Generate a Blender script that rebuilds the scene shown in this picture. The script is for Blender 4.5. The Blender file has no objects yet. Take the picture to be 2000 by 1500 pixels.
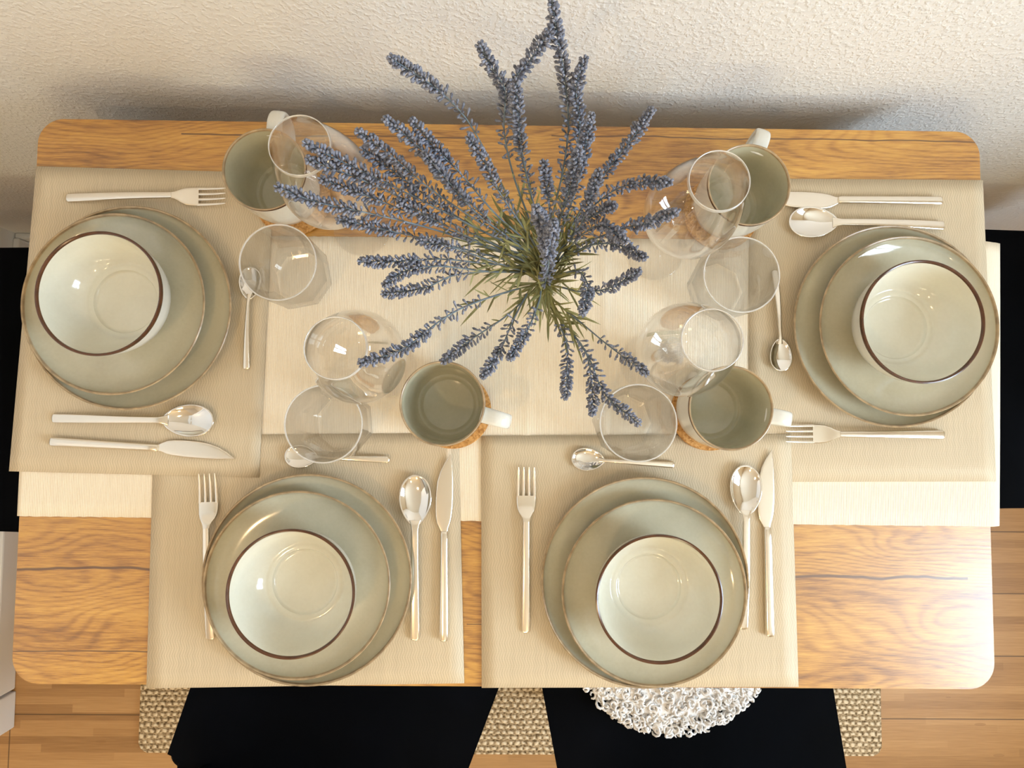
import bpy, bmesh, math, random
from mathutils import Vector, Matrix, Euler
R = math.radians
PI = math.pi
random.seed(7)
sc = bpy.context.scene
C = sc.collection

# ------------------------------------------------------------------ camera
TZ = 0.75                                   # table top height
CAM = Vector((-0.00441, -0.01901, TZ + 0.76677))
ROT = Euler((0.04996, -0.00979, 0.00973), 'XYZ')
F = 1200.0                                  # focal length in pixels of the 2000 x 1500 frame
cd = bpy.data.cameras.new('camera'); cam = bpy.data.objects.new('camera', cd); C.objects.link(cam)
cam.location = CAM; cam.rotation_euler = ROT
cd.sensor_width = 36; cd.lens = F / 2000 * 36; cd.clip_start = 0.02
sc.camera = cam
RM = ROT.to_matrix()

def U(px, py, z):
    """point on the horizontal plane z seen at this pixel of the photograph"""
    d = RM @ Vector(((px - 1000) / F, -(py - 750) / F, -1))
    t = (z - CAM.z) / d.z
    return CAM + d * t

# ------------------------------------------------------------------ exposure, world, lights
vs = sc.view_settings
vs.view_transform = 'Standard'; vs.look = 'None'; vs.gamma = 1; vs.use_curve_mapping = False
vs.exposure = -0.96
sc.cycles.max_bounces = 12; sc.cycles.transparent_max_bounces = 24
sc.cycles.diffuse_bounces = 5; sc.cycles.glossy_bounces = 5; sc.cycles.transmission_bounces = 10
sc.cycles.use_denoising = True
sc.cycles.sample_clamp_indirect = 6
w = bpy.data.worlds.new('sky'); sc.world = w; w.use_nodes = True
bg = w.node_tree.nodes['Background']
bg.inputs[0].default_value = (0.71, 0.85, 1.0, 1); bg.inputs[1].default_value = 60.0

ROOM_X0, ROOM_X1, ROOM_Y0, ROOM_Y1, ROOM_Z = -1.185, 1.75, -3.2, 0.405, 2.55
WIN = (-1.12, -0.36, 1.02, 2.42)             # window in the right wall: y0, y1, z0, z1
WIN_FILL = (-0.4, 0.4, 1.6, 2.15)               # unseen opening added in the front wall for fill light: x0, x1, z0, z1

def area(name, loc, rot, sx, sy, power, col, portal=False):
    l = bpy.data.lights.new(name, 'AREA'); l.shape = 'RECTANGLE'; l.size = sx; l.size_y = sy
    l.energy = power; l.color = col
    o = bpy.data.objects.new(name, l); o.location = loc; o.rotation_euler = rot; C.objects.link(o)
    if portal: l.cycles.is_portal = True
    return o
area('window_portal', (ROOM_X1 + 0.06, (WIN[0] + WIN[1]) / 2, (WIN[2] + WIN[3]) / 2), (0, R(90), 0),
     WIN[3] - WIN[2], WIN[1] - WIN[0], 1, (1, 1, 1), True)
area('window_portal', ((WIN_FILL[0] + WIN_FILL[1]) / 2, ROOM_Y0 - 0.06, (WIN_FILL[2] + WIN_FILL[3]) / 2), (R(90), 0, 0),
     WIN_FILL[1] - WIN_FILL[0], WIN_FILL[3] - WIN_FILL[2], 1, (1, 1, 1), True)
# warm ceiling lamps (their housings are built with the room)
LAMPS = [(-0.62, -0.95, 12), (0.35, -1.75, 8), (-0.7, -2.3, 8)]
for i, (x, y, p) in enumerate(LAMPS):
    l = bpy.data.lights.new('lamp_light', 'AREA'); l.shape = 'DISK'; l.size = 0.12; l.energy = p; l.color = (1.0, 0.68, 0.36)
    o = bpy.data.objects.new('lamp_light', l); o.location = (x, y, ROOM_Z - 0.062); C.objects.link(o)

# unseen glowing globe, added as warm fill from the front of the room
FILL_GLOBE = (-0.75, -2.25, 1.72, 0.20, 15)
l = bpy.data.lights.new('fill_globe_light', 'POINT'); l.shadow_soft_size = 0.18; l.energy = FILL_GLOBE[4]; l.color = (1.0, 0.78, 0.50)
o = bpy.data.objects.new('fill_globe_light', l); o.location = FILL_GLOBE[:3]; C.objects.link(o)

# ------------------------------------------------------------------ helpers
def tag(o, label=None, cat=None, group=None, kind=None):
    if label: o['label'] = label
    if cat: o['category'] = cat
    if group: o['group'] = group
    if kind: o['kind'] = kind
    return o

def empty(name, loc=(0, 0, 0), rz=0, label=None, cat=None, group=None):
    o = bpy.data.objects.new(name, None); C.objects.link(o)
    o.location = loc; o.rotation_euler = (0, 0, rz); o.empty_display_size = 0.02
    return tag(o, label, cat, group)

def obj(name, bm, mats, parent=None, smooth=True, autos=None):
    me = bpy.data.meshes.new(name)
    bm.normal_update()
    bm.to_mesh(me); bm.free()
    for m in (mats if isinstance(mats, (list, tuple)) else [mats]): me.materials.append(m)
    if smooth:
        me.polygons.foreach_set('use_smooth', [True] * len(me.polygons))
        if autos: me.set_sharp_from_angle(angle=R(autos))
    o = bpy.data.objects.new(name, me); C.objects.link(o)
    if parent: o.parent = parent
    return o

def box(bm, x0, x1, y0, y1, z0, z1, bev=0, seg=2):
    b = bmesh.ops.create_cube(bm, size=1)
    for v in b['verts']:
        v.co = Vector(((x0 + x1) / 2 + v.co.x * (x1 - x0), (y0 + y1) / 2 + v.co.y * (y1 - y0), (z0 + z1) / 2 + v.co.z * (z1 - z0)))
    if bev:
        es = list({e for v in b['verts'] for e in v.link_edges})
        bmesh.ops.bevel(bm, geom=es, offset=bev, segments=seg, affect='EDGES', profile=0.5)

def lathe(bm, prof, n=96, mats=None, cap0=True, cap1=False, fn=None):
    """prof: list of (r, z); mats: material index per segment; fn(r,z,a) -> r for facets"""
    rings = []
    for r, z in prof:
        if r < 1e-6: rings.append([bm.verts.new((0, 0, z))])
        else: rings.append([bm.verts.new(((fn(r, z, 2 * PI * i / n) if fn else r) * math.cos(2 * PI * i / n),
                                          (fn(r, z, 2 * PI * i / n) if fn else r) * math.sin(2 * PI * i / n), z)) for i in range(n)])
    for k in range(len(rings) - 1):
        a, b = rings[k], rings[k + 1]
        for i in range(n):
            j = (i + 1) % n
            if len(a) == 1 and len(b) == 1: break
            if len(a) == 1: f = bm.faces.new((a[0], b[j], b[i]))
            elif len(b) == 1: f = bm.faces.new((a[i], a[j], b[0]))
            else: f = bm.faces.new((a[i], a[j], b[j], b[i]))
            if mats: f.material_index = mats[k]
    return rings

def spline(pts, n):
    """Catmull-Rom through tuples, n samples per span"""
    P = [Vector(p) for p in pts]
    P = [P[0] * 2 - P[1]] + P + [P[-1] * 2 - P[-2]]
    out = []
    for i in range(1, len(P) - 2):
        for k in range(n):
            t = k / n
            a, b, c, d = P[i - 1], P[i], P[i + 1], P[i + 2]
            out.append(0.5 * ((2 * b) + (c - a) * t + (2 * a - 5 * b + 4 * c - d) * t * t + (3 * b - a - 3 * c + d) * t ** 3))
    out.append(P[-2])
    return out

def loft(bm, st, n=16, p=2.0, cap=True, mi=0):
    """stations (y, cx, cz, w, t): superellipse cross sections along y"""
    rings = []
    for y, cx, cz, hw, ht in st:
        ring = []
        for i in range(n):
            a = 2 * PI * i / n
            c, s = math.cos(a), math.sin(a)
            ring.append(bm.verts.new((cx + hw * math.copysign(abs(c) ** (2 / p), c), y, cz + ht * math.copysign(abs(s) ** (2 / p), s))))
        rings.append(ring)
    for a, b in zip(rings, rings[1:]):
        for i in range(n):
            j = (i + 1) % n
            bm.faces.new((a[i], b[i], b[j], a[j])).material_index = mi
    if cap:
        bm.faces.new(rings[0]).material_index = mi; bm.faces.new(rings[-1][::-1]).material_index = mi

def tube(bm, pts, rad, n=6, cap=True, mi=0):
    rs = rad if isinstance(rad, (list, tuple)) else [rad] * len(pts)
    prev = None; up = Vector((0.13, 0.27, 1)).normalized(); rings = []
    for k, p in enumerate(pts):
        d = (pts[min(k + 1, len(pts) - 1)] - pts[max(k - 1, 0)])
        if d.length < 1e-9: d = Vector((0, 0, 1))
        d.normalize()
        s = d.cross(up)
        if s.length < 1e-3: s = d.cross(Vector((1, 0, 0)))
        s.normalize(); up = s.cross(d).normalized()
        rings.append([bm.verts.new(p + (s * math.cos(2 * PI * i / n) + up * math.sin(2 * PI * i / n)) * rs[k]) for i in range(n)])
    for a, b in zip(rings, rings[1:]):
        for i in range(n):
            j = (i + 1) % n
            bm.faces.new((a[i], a[j], b[j], b[i])).material_index = mi
    if cap and n > 2:
        bm.faces.new(rings[0][::-1]).material_index = mi; bm.faces.new(rings[-1]).material_index = mi

def poly_slab(bm, pts, z0, z1, bev=0.0):
    """closed polygon (list of (x, y)) extruded from z0 to z1"""
    lo = [bm.verts.new((x, y, z0)) for x, y in pts]; hi = [bm.verts.new((x, y, z1)) for x, y in pts]
    n = len(pts)
    bm.faces.new(lo[::-1]); top = bm.faces.new(hi)
    for i in range(n):
        j = (i + 1) % n
        bm.faces.new((lo[i], lo[j], hi[j], hi[i]))
    if bev:
        bmesh.ops.bevel(bm, geom=list(top.edges), offset=bev, segments=3, affect='EDGES', profile=0.5)

def rrect(x0, x1, y0, y1, r, n=8):
    out = []
    for cx, cy, a0 in ((x1 - r, y1 - r, 0), (x0 + r, y1 - r, 90), (x0 + r, y0 + r, 180), (x1 - r, y0 + r, 270)):
        for k in range(n + 1):
            a = R(a0 + 90 * k / n); out.append((cx + r * math.cos(a), cy + r * math.sin(a)))
    return out

def dup(root, loc, rz, label):
    """copy a thing with its parts and their sub-parts"""
    r = root.copy(); C.objects.link(r); r.location = loc; r.rotation_euler = (0, 0, rz); r['label'] = label
    for ch in list(root.children):
        c = ch.copy(); C.objects.link(c); c.parent = r
        for g in list(ch.children):
            d = g.copy(); C.objects.link(d); d.parent = c
    return r

# ------------------------------------------------------------------ materials
class NT:
    def __init__(s, name):
        s.m = bpy.data.materials.new(name); s.m.use_nodes = True
        s.t = s.m.node_tree; s.n = s.t.nodes; s.l = s.t.links
        s.b = s.n['Principled BSDF']; s.out = s.n['Material Output']
    def new(s, typ, **kw):
        nd = s.n.new('ShaderNode' + typ)
        for k, v in kw.items():
            if hasattr(nd, k) and k not in ('Scale',): setattr(nd, k, v)
        return nd
    def link(s, a, b): s.l.new(a, b)
    def val(s, x, sock):
        if hasattr(x, 'is_output') or hasattr(x, 'links'): s.l.new(x, sock)
        else: sock.default_value = x
    def math(s, op, a, b=0.0, c=None):
        nd = s.n.new('ShaderNodeMath'); nd.operation = op
        s.val(a, nd.inputs[0]); s.val(b, nd.inputs[1])
        if c is not None: s.val(c, nd.inputs[2])
        return nd.outputs[0]
    def coord(s, kind='Object', scale=(1, 1, 1), loc=(0, 0, 0), rot=(0, 0, 0)):
        tc = s.n.new('ShaderNodeTexCoord'); mp = s.n.new('ShaderNodeMapping')
        mp.inputs['Scale'].default_value = scale; mp.inputs['Location'].default_value = loc; mp.inputs['Rotation'].default_value = rot
        s.l.new(tc.outputs[kind], mp.inputs[0]); return mp.outputs[0]
    def noise(s, vec, scale=5, detail=2, rough=0.5, dist=0.0):
        nd = s.n.new('ShaderNodeTexNoise'); nd.inputs['Scale'].default_value = scale; nd.inputs['Detail'].default_value = detail
        nd.inputs['Roughness'].default_value = rough; nd.inputs['Distortion'].default_value = dist
        if vec is not None: s.l.new(vec, nd.inputs['Vector'])
        return nd.outputs[0]
    def ramp(s, fac, stops, interp='LINEAR'):
        nd = s.n.new('ShaderNodeValToRGB'); cr = nd.color_ramp; cr.interpolation = interp
        while len(cr.elements) < len(stops): cr.elements.new(0.5)
        for e, (p, c) in zip(cr.elements, stops):
            e.position = p; e.color = c if len(c) == 4 else (*c, 1)
        s.val(fac, nd.inputs[0]); return nd.outputs[0]
    def mix(s, fac, a, b, mode='MIX'):
        nd = s.n.new('ShaderNodeMix'); nd.data_type = 'RGBA'; nd.blend_type = mode
        s.val(fac, nd.inputs[0])
        for x, k in ((a, 6), (b, 7)):
            if hasattr(x, 'links'): s.l.new(x, nd.inputs[k])
            else: nd.inputs[k].default_value = (*x, 1) if len(x) == 3 else x
        return nd.outputs[2]
    def bump(s, h, strength=0.3, dist=0.001):
        nd = s.n.new('ShaderNodeBump'); nd.inputs['Strength'].default_value = strength; nd.inputs['Distance'].default_value = dist
        s.l.new(h, nd.inputs['Height']); s.l.new(nd.outputs[0], s.b.inputs['Normal']); return nd
    def sep(s, vec):
        nd = s.n.new('ShaderNodeSeparateXYZ'); s.l.new(vec, nd.inputs[0]); return nd.outputs
    def comb(s, x, y, z=0.0):
        nd = s.n.new('ShaderNodeCombineXYZ'); s.val(x, nd.inputs[0]); s.val(y, nd.inputs[1]); s.val(z, nd.inputs[2]); return nd.outputs[0]
    def base(s, col, rough=0.5, metal=0.0, spec=0.5):
        if hasattr(col, 'links'): s.l.new(col, s.b.inputs['Base Color'])
        else: s.b.inputs['Base Color'].default_value = (*col, 1)
        s.val(rough, s.b.inputs['Roughness']); s.b.inputs['Metallic'].default_value = metal
        s.b.inputs['Specular IOR Level'].default_value = spec
        return s.m

def simple(name, col, rough=0.5, metal=0.0, spec=0.5, var=0.0, vs_=20):
    t = NT(name)
    if var:
        n = t.noise(t.coord(), vs_, 4)
        a = tuple(c * (1 - var) for c in col); b = tuple(min(1, c * (1 + var)) for c in col)
        return t.base(t.ramp(n, [(0.3, a), (0.7, b)]), rough, metal, spec)
    return t.base(col, rough, metal, spec)

def wood_table():
    t = NT('oak_laminate')
    o = t.coord()
    x, y, z = t.sep(o)
    # slow wander of the grain
    low = t.noise(t.comb(t.math('MULTIPLY', x, 2.2), t.math('MULTIPLY', y, 7.0)), 1.0, 2)
    # rings: cathedral figure, stretched along x
    ph = t.math('ADD', t.math('MULTIPLY', y, 100.0), t.math('MULTIPLY', low, 34.0))
    fib = t.noise(t.comb(t.math('MULTIPLY', x, 20.0), t.math('MULTIPLY', y, 240.0)), 1.0, 4, 0.65)
    rings = t.math('SINE', t.math('MULTIPLY', t.math('ADD', ph, t.math('MULTIPLY', fib, 0.35)), 6.2832))
    rings = t.math('MULTIPLY_ADD', rings, 0.5, 0.5)
    rings = t.math('POWER', rings, 2.2)
    fine = t.noise(t.comb(t.math('MULTIPLY', x, 45.0), t.math('MULTIPLY', y, 900.0)), 1.0, 3, 0.6)
    patch = t.noise(t.comb(t.math('MULTIPLY', x, 3.5), t.math('MULTIPLY', y, 22.0)), 1.0, 3, 0.55)
    fac = t.math('ADD', t.math('MULTIPLY', rings, 0.09), t.math('ADD', t.math('MULTIPLY', fib, 0.38), t.math('MULTIPLY', fine, 0.48)))
    fac = t.math('ADD', fac, t.math('MULTIPLY', t.math('SUBTRACT', patch, 0.5), 0.5))
    col = t.ramp(fac, [(0.24, (0.62, 0.34, 0.066)), (0.42, (0.47, 0.225, 0.034)), (0.54, (0.31, 0.130, 0.017)), (0.68, (0.14, 0.048, 0.006))])
    # dark splits running along the boards
    wob = t.noise(t.comb(t.math('MULTIPLY', x, 9.0), 3.0), 1.0, 3)
    for yc, amp, wd, x0, x1 in ((-0.212, 0.020, 0.0022, -0.62, -0.32), (-0.311, 0.006, 0.0010, -0.62, -0.1), (-0.216, 0.024, 0.0024, 0.30, 0.57),
                                (0.333, 0.010, 0.0013, -0.42, -0.05), (0.337, 0.010, 0.0012, 0.05, 0.6), (-0.275, 0.01, 0.0009, -0.05, 0.0)):
        d = t.math('ABSOLUTE', t.math('SUBTRACT', t.math('SUBTRACT', y, yc), t.math('MULTIPLY', t.math('SUBTRACT', wob, 0.5), amp)))
        m = t.math('SUBTRACT', 1.0, t.math('DIVIDE', d, wd)); m = t.math('MAXIMUM', m, 0.0)
        m = t.math('MULTIPLY', m, t.math('MULTIPLY', t.math('GREATER_THAN', x, x0), t.math('LESS_THAN', x, x1)))
        m = t.math('MINIMUM', t.math('MULTIPLY', m, 1.6), 0.9)
        col = t.mix(m, col, (0.09, 0.032, 0.008))
    t.bump(t.math('ADD', fib, t.math('MULTIPLY', rings, 0.3)), 0.25, 0.0004)
    t.b.inputs['Coat Weight'].default_value = 0.6; t.b.inputs['Coat Roughness'].default_value = 0.30; t.b.inputs['Coat IOR'].default_value = 1.6
    return t.base(col, 0.34, 0, 0.7)

def bamboo():
    t = NT('bamboo_floor')
    o = t.coord('Object')
    x, y, z = t.sep(o)
    strip = t.math('FLOOR', t.math('DIVIDE', y, 0.0185))
    cell = t.comb(t.math('FLOOR', t.math('ADD', t.math('DIVIDE', x, 0.47), t.math('MULTIPLY', strip, 0.37))), strip, 0)
    wn = t.n.new('ShaderNodeTexWhiteNoise'); t.link(cell, wn.inputs['Vector'])
    fine = t.noise(t.comb(t.math('MULTIPLY', x, 14.0), t.math('MULTIPLY', y, 380.0)), 1.0, 3)
    fac = t.math('ADD', t.math('MULTIPLY', wn.outputs[0], 0.42), t.math('MULTIPLY', fine, 0.55))
    col = t.ramp(fac, [(0.15, (0.27, 0.135, 0.045)), (0.5, (0.40, 0.215, 0.080)), (0.85, (0.53, 0.31, 0.13))])
    # knuckles of the cane
    vo = t.n.new('ShaderNodeTexVoronoi'); vo.inputs['Scale'].default_value = 1.0
    t.link(t.comb(t.math('MULTIPLY', x, 7.0), t.math('DIVIDE', y, 0.037)), vo.inputs['Vector'])
    kn = t.math('MULTIPLY', t.math('LESS_THAN', vo.outputs['Distance'], 0.10), 0.45)
    col = t.mix(kn, col, (0.27, 0.13, 0.045))
    # board joints
    br = t.n.new('ShaderNodeTexBrick'); br.offset = 0.37
    br.inputs['Scale'].default_value = 1.0; br.inputs['Brick Width'].default_value = 0.96; br.inputs['Row Height'].default_value = 0.15
    br.inputs['Mortar Size'].default_value = 0.0014; br.inputs['Mortar Smooth'].default_value = 0.0
    t.link(t.coord('Object', loc=(0.22, 0.145, 0)), br.inputs['Vector'])
    col = t.mix(t.math('MULTIPLY', br.outputs['Fac'], 0.8), col, (0.08, 0.04, 0.015))
    t.bump(t.math('SUBTRACT', fine, br.outputs['Fac']), 0.2, 0.0006)
    return t.base(col, 0.38)

def woodchip_wall():
    t = NT('woodchip_wallpaper')
    n1 = t.noise(t.coord('Object', scale=(1, 1, 1)), 165, 2, 0.55)
    n2 = t.noise(t.coord('Object'), 60, 3, 0.5)
    chips = t.ramp(n1, [(0.46, (0, 0, 0)), (0.66, (1, 1, 1))])
    h = t.math('ADD', chips, t.math('MULTIPLY', n2, 0.5))
    t.bump(h, 0.42, 0.0019)
    return t.base((0.80, 0.775, 0.735), 0.6, 0, 0.35)

def mat_weave(name, tint):
    t = NT(name)
    o = t.coord('Object'); x, y, z = t.sep(o)
    zig = t.math('PINGPONG', y, 0.009)
    ph = t.math('ADD', t.math('DIVIDE', x, 0.0031), t.math('MULTIPLY', zig, 110.0))
    big = t.noise(o, 9.0, 1)
    zs = t.math('MULTIPLY_ADD', t.math('SINE', t.math('MULTIPLY', ph, 6.2832)), 0.5, 0.5)
    tx = t.math('MULTIPLY_ADD', t.math('SINE', t.math('MULTIPLY', x, 6.2832 / 0.00135)), 0.5, 0.5)
    ty = t.math('MULTIPLY_ADD', t.math('SINE', t.math('MULTIPLY', y, 6.2832 / 0.0013)), 0.5, 0.5)
    fib = t.noise(t.comb(t.math('MULTIPLY', x, 500.0), t.math('MULTIPLY', y, 14.0)), 1.0, 2)
    amp = t.math('MULTIPLY_ADD', big, 0.9, 0.0)
    f = t.math('ADD', t.math('MULTIPLY', t.math('MULTIPLY', zs, amp), 0.52), t.math('MULTIPLY', t.math('MULTIPLY', tx, ty), 0.35))
    f = t.math('ADD', f, t.math('MULTIPLY', fib, 0.38))
    hi = tuple(min(1, c * 1.16) for c in tint); lo = tuple(c * 0.76 for c in tint)
    col = t.ramp(f, [(0.12, lo), (0.8, hi)])
    t.bump(t.math('ADD', t.math('MULTIPLY', tx, ty), zs), 0.25, 0.0004)
    return t.base(col, 0.55, 0, 0.3)

def runner_cloth():
    t = NT('ribbed_cotton')
    o = t.coord('Object'); x, y, z = t.sep(o)
    rib = t.math('MULTIPLY_ADD', t.math('SINE', t.math('MULTIPLY', x, 6.2832 / 0.0021)), 0.5, 0.5)
    fib = t.noise(t.comb(t.math('MULTIPLY', x, 480.0), t.math('MULTIPLY', y, 25.0)), 1.0, 3)
    spk = t.noise(o, 420, 2)
    f = t.math('ADD', t.math('MULTIPLY', rib, 0.35), t.math('ADD', t.math('MULTIPLY', fib, 0.45), t.math('MULTIPLY', spk, 0.2)))
    col = t.ramp(f, [(0.1, (0.67, 0.57, 0.42)), (0.7, (0.86, 0.775, 0.625))])
    t.bump(t.math('ADD', rib, fib), 0.35, 0.0006)
    return t.base(col, 0.85, 0, 0.2)

def glaze(name, c0, c1, rough=0.13):
    t = NT(name)
    n = t.noise(t.coord('Object'), 14, 3, 0.5)
    n2 = t.noise(t.coord('Object'), 260, 2, 0.5)
    col = t.ramp(t.math('ADD', t.math('MULTIPLY', n, 0.8), t.math('MULTIPLY', n2, 0.2)), [(0.35, c0), (0.65, c1)])
    t.bump(t.noise(t.coord('Object'), 30, 2), 0.05, 0.001)
    t.b.inputs['Coat Weight'].default_value = 0.3; t.b.inputs['Coat Roughness'].default_value = 0.06
    return t.base(col, rough, 0, 0.5)

def thin_glass(name, tint=(1, 1, 1), f0=0.03, gain=1.0, power=3.2):
    """thin blown glass: clear face on, mirror-like towards the silhouette"""
    t = NT(name); t.n.remove(t.b)
    tr = t.n.new('ShaderNodeBsdfTransparent'); tr.inputs[0].default_value = (*tint, 1)
    gl = t.n.new('ShaderNodeBsdfGlossy'); gl.inputs['Roughness'].default_value = 0.03; gl.inputs[0].default_value = (1, 1, 1, 1)
    fr = t.n.new('ShaderNodeLayerWeight'); fr.inputs[0].default_value = 0.5
    f = t.math('MULTIPLY_ADD', t.math('POWER', fr.outputs['Facing'], power), gain, f0)
    f = t.math('MINIMUM', f, 0.95)
    mx = t.n.new('ShaderNodeMixShader'); t.link(f, mx.inputs[0]); t.link(tr.outputs[0], mx.inputs[1]); t.link(gl.outputs[0], mx.inputs[2])
    t.link(mx.outputs[0], t.out.inputs[0]); return t.m

def glass_rim():
    t = NT('painted_bright_rim'); t.n.remove(t.b)
    tr = t.n.new('ShaderNodeBsdfTransparent'); gl = t.n.new('ShaderNodeBsdfGlossy'); gl.inputs['Roughness'].default_value = 0.25
    df = t.n.new('ShaderNodeBsdfDiffuse'); df.inputs[0].default_value = (0.95, 0.95, 0.93, 1)  # white diffuse paints in the bright line that light makes along the rim
    m1 = t.n.new('ShaderNodeMixShader'); m1.inputs[0].default_value = 0.5; t.link(gl.outputs[0], m1.inputs[1]); t.link(df.outputs[0], m1.inputs[2])
    m2 = t.n.new('ShaderNodeMixShader'); m2.inputs[0].default_value = 0.7; t.link(tr.outputs[0], m2.inputs[1]); t.link(m1.outputs[0], m2.inputs[2])
    t.link(m2.outputs[0], t.out.inputs[0]); return t.m

def cast_glass(name):
    """thick pressed glass: partly bends what lies behind, glossy at its edges"""
    t = NT(name); t.n.remove(t.b)
    tr = t.n.new('ShaderNodeBsdfTransparent'); tr.inputs[0].default_value = (0.997, 0.997, 0.995, 1)
    rf = t.n.new('ShaderNodeBsdfRefraction'); rf.inputs['IOR'].default_value = 1.45; rf.inputs['Roughness'].default_value = 0.0
    gl = t.n.new('ShaderNodeBsdfGlossy'); gl.inputs['Roughness'].default_value = 0.04
    fr = t.n.new('ShaderNodeLayerWeight'); fr.inputs[0].default_value = 0.5
    m1 = t.n.new('ShaderNodeMixShader'); m1.inputs[0].default_value = 0.20; t.link(tr.outputs[0], m1.inputs[1]); t.link(rf.outputs[0], m1.inputs[2])
    f = t.math('MINIMUM', t.math('MULTIPLY_ADD', t.math('POWER', fr.outputs['Facing'], 2.6), 0.8, 0.035), 0.9)
    m2 = t.n.new('ShaderNodeMixShader'); t.link(f, m2.inputs[0]); t.link(m1.outputs[0], m2.inputs[1]); t.link(gl.outputs[0], m2.inputs[2])
    t.link(m2.outputs[0], t.out.inputs[0]); return t.m

def velvet():
    t = NT('black_velvet')
    n = t.noise(t.coord('Object'), 6, 3)
    col = t.ramp(n, [(0.3, (0.0012, 0.0013, 0.0016)), (0.75, (0.0022, 0.0026, 0.004))])
    t.b.inputs['Sheen Weight'].default_value = 0.015; t.b.inputs['Sheen Roughness'].default_value = 0.4
    t.b.inputs['Sheen Tint'].default_value = (0.1, 0.3, 0.6, 1)
    return t.base(col, 0.9, 0, 0.04)

def jute():
    t = NT('braided_jute')
    o = t.coord('Object'); x, y, z = t.sep(o)
    wb = t.noise(o, 70, 2)
    x = t.math('ADD', x, t.math('MULTIPLY', wb, 0.010)); y = t.math('ADD', y, t.math('MULTIPLY', t.noise(t.coord('Object', loc=(3, 1, 0)), 60, 2), 0.010))
    row = t.math('FLOOR', t.math('DIVIDE', y, 0.0125))
    sh = t.math('MULTIPLY', t.math('MODULO', t.math('ABSOLUTE', row), 2.0), 0.5)
    a = t.math('MULTIPLY_ADD', t.math('SINE', t.math('MULTIPLY', t.math('ADD', t.math('DIVIDE', x, 0.0155), sh), 6.2832)), 0.5, 0.5)
    b = t.math('MULTIPLY_ADD', t.math('SINE', t.math('MULTIPLY', t.math('DIVIDE', y, 0.0125), 6.2832)), 0.5, 0.5)
    n = t.noise(o, 160, 3, 0.6)
    f = t.math('ADD', t.math('MULTIPLY', t.math('MULTIPLY', a, b), 0.75), t.math('MULTIPLY', n, 0.75))
    col = t.ramp(f, [(0.28, (0.10, 0.065, 0.03)), (0.5, (0.44, 0.33, 0.20)), (0.85, (0.78, 0.66, 0.47))])
    t.bump(f, 0.9, 0.004)
    return t.base(col, 0.9, 0, 0.1)

def cork():
    t = NT('cork')
    vo = t.n.new('ShaderNodeTexVoronoi'); vo.inputs['Scale'].default_value = 420; t.link(t.coord(), vo.inputs['Vector'])
    n = t.noise(t.coord(), 300, 3)
    f = t.math('ADD', t.math('MULTIPLY', t.sep(vo.outputs['Color'])[0], 0.5), t.math('MULTIPLY', n, 0.5))
    t.bump(f, 0.4, 0.0008)
    return t.base(t.ramp(f, [(0.2, (0.30, 0.13, 0.035)), (0.55, (0.52, 0.27, 0.085)), (0.85, (0.63, 0.36, 0.14))]), 0.8, 0, 0.2)

M_WOOD = wood_table(); M_FLOOR = bamboo(); M_WALL = woodchip_wall(); M_MAT = mat_weave('woven_vinyl', (0.595, 0.49, 0.338))
M_CLOTH = runner_cloth(); M_VELVET = velvet(); M_JUTE = jute(); M_CORK = cork()
M_PLATE = glaze('sage_glaze', (0.42, 0.385, 0.275), (0.495, 0.46, 0.34))
M_BOWL = glaze('pale_glaze', (0.64, 0.625, 0.52), (0.71, 0.70, 0.60), 0.10)
M_MUGIN = glaze('mug_glaze', (0.44, 0.415, 0.295), (0.52, 0.49, 0.36))
M_MUGOUT = glaze('outer_glaze', (0.66, 0.65, 0.59), (0.73, 0.72, 0.66))
M_RIM = simple('brown_rim', (0.075, 0.026, 0.009), 0.2, 0, 0.5, 0.3, 90)
M_TAN = simple('tan_rim', (0.36, 0.26, 0.15), 0.3, 0, 0.5, 0.3, 90)
M_STEEL = simple('brushed_steel', (0.82, 0.765, 0.67), 0.20, 1.0)
M_STEELB = simple('polished_steel', (0.80, 0.78, 0.74), 0.07, 1.0)
M_GLASS = thin_glass('thin_glass', (0.985, 0.985, 0.985), 0.03, 0.95, 2.6)
M_GRIM = glass_rim()
M_TUMB = cast_glass('pressed_glass')
M_BUD = simple('lavender_bud', (0.20, 0.215, 0.27), 0.75, 0, 0.2, 0.6, 260)
M_STEMB = simple('grey_blue_stem', (0.17, 0.215, 0.25), 0.7, 0, 0.2, 0.25, 60)
M_LEAF = simple('olive_leaf', (0.27, 0.26, 0.11), 0.6, 0, 0.3, 0.45, 40)
M_WHITE = simple('white_paint', (0.80, 0.80, 0.80), 0.35, 0, 0.5)
M_CREAM = simple('cream_wall_paint', (0.82, 0.74, 0.60), 0.6)  # cream chosen so the unseen walls and ceiling bounce warm light
M_WOOL = simple('curly_wool', (0.80, 0.77, 0.73), 0.85, 0, 0.2, 0.08, 60)
M_BLACKMETAL = simple('black_metal', (0.01, 0.01, 0.01), 0.4, 0.3)

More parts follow.
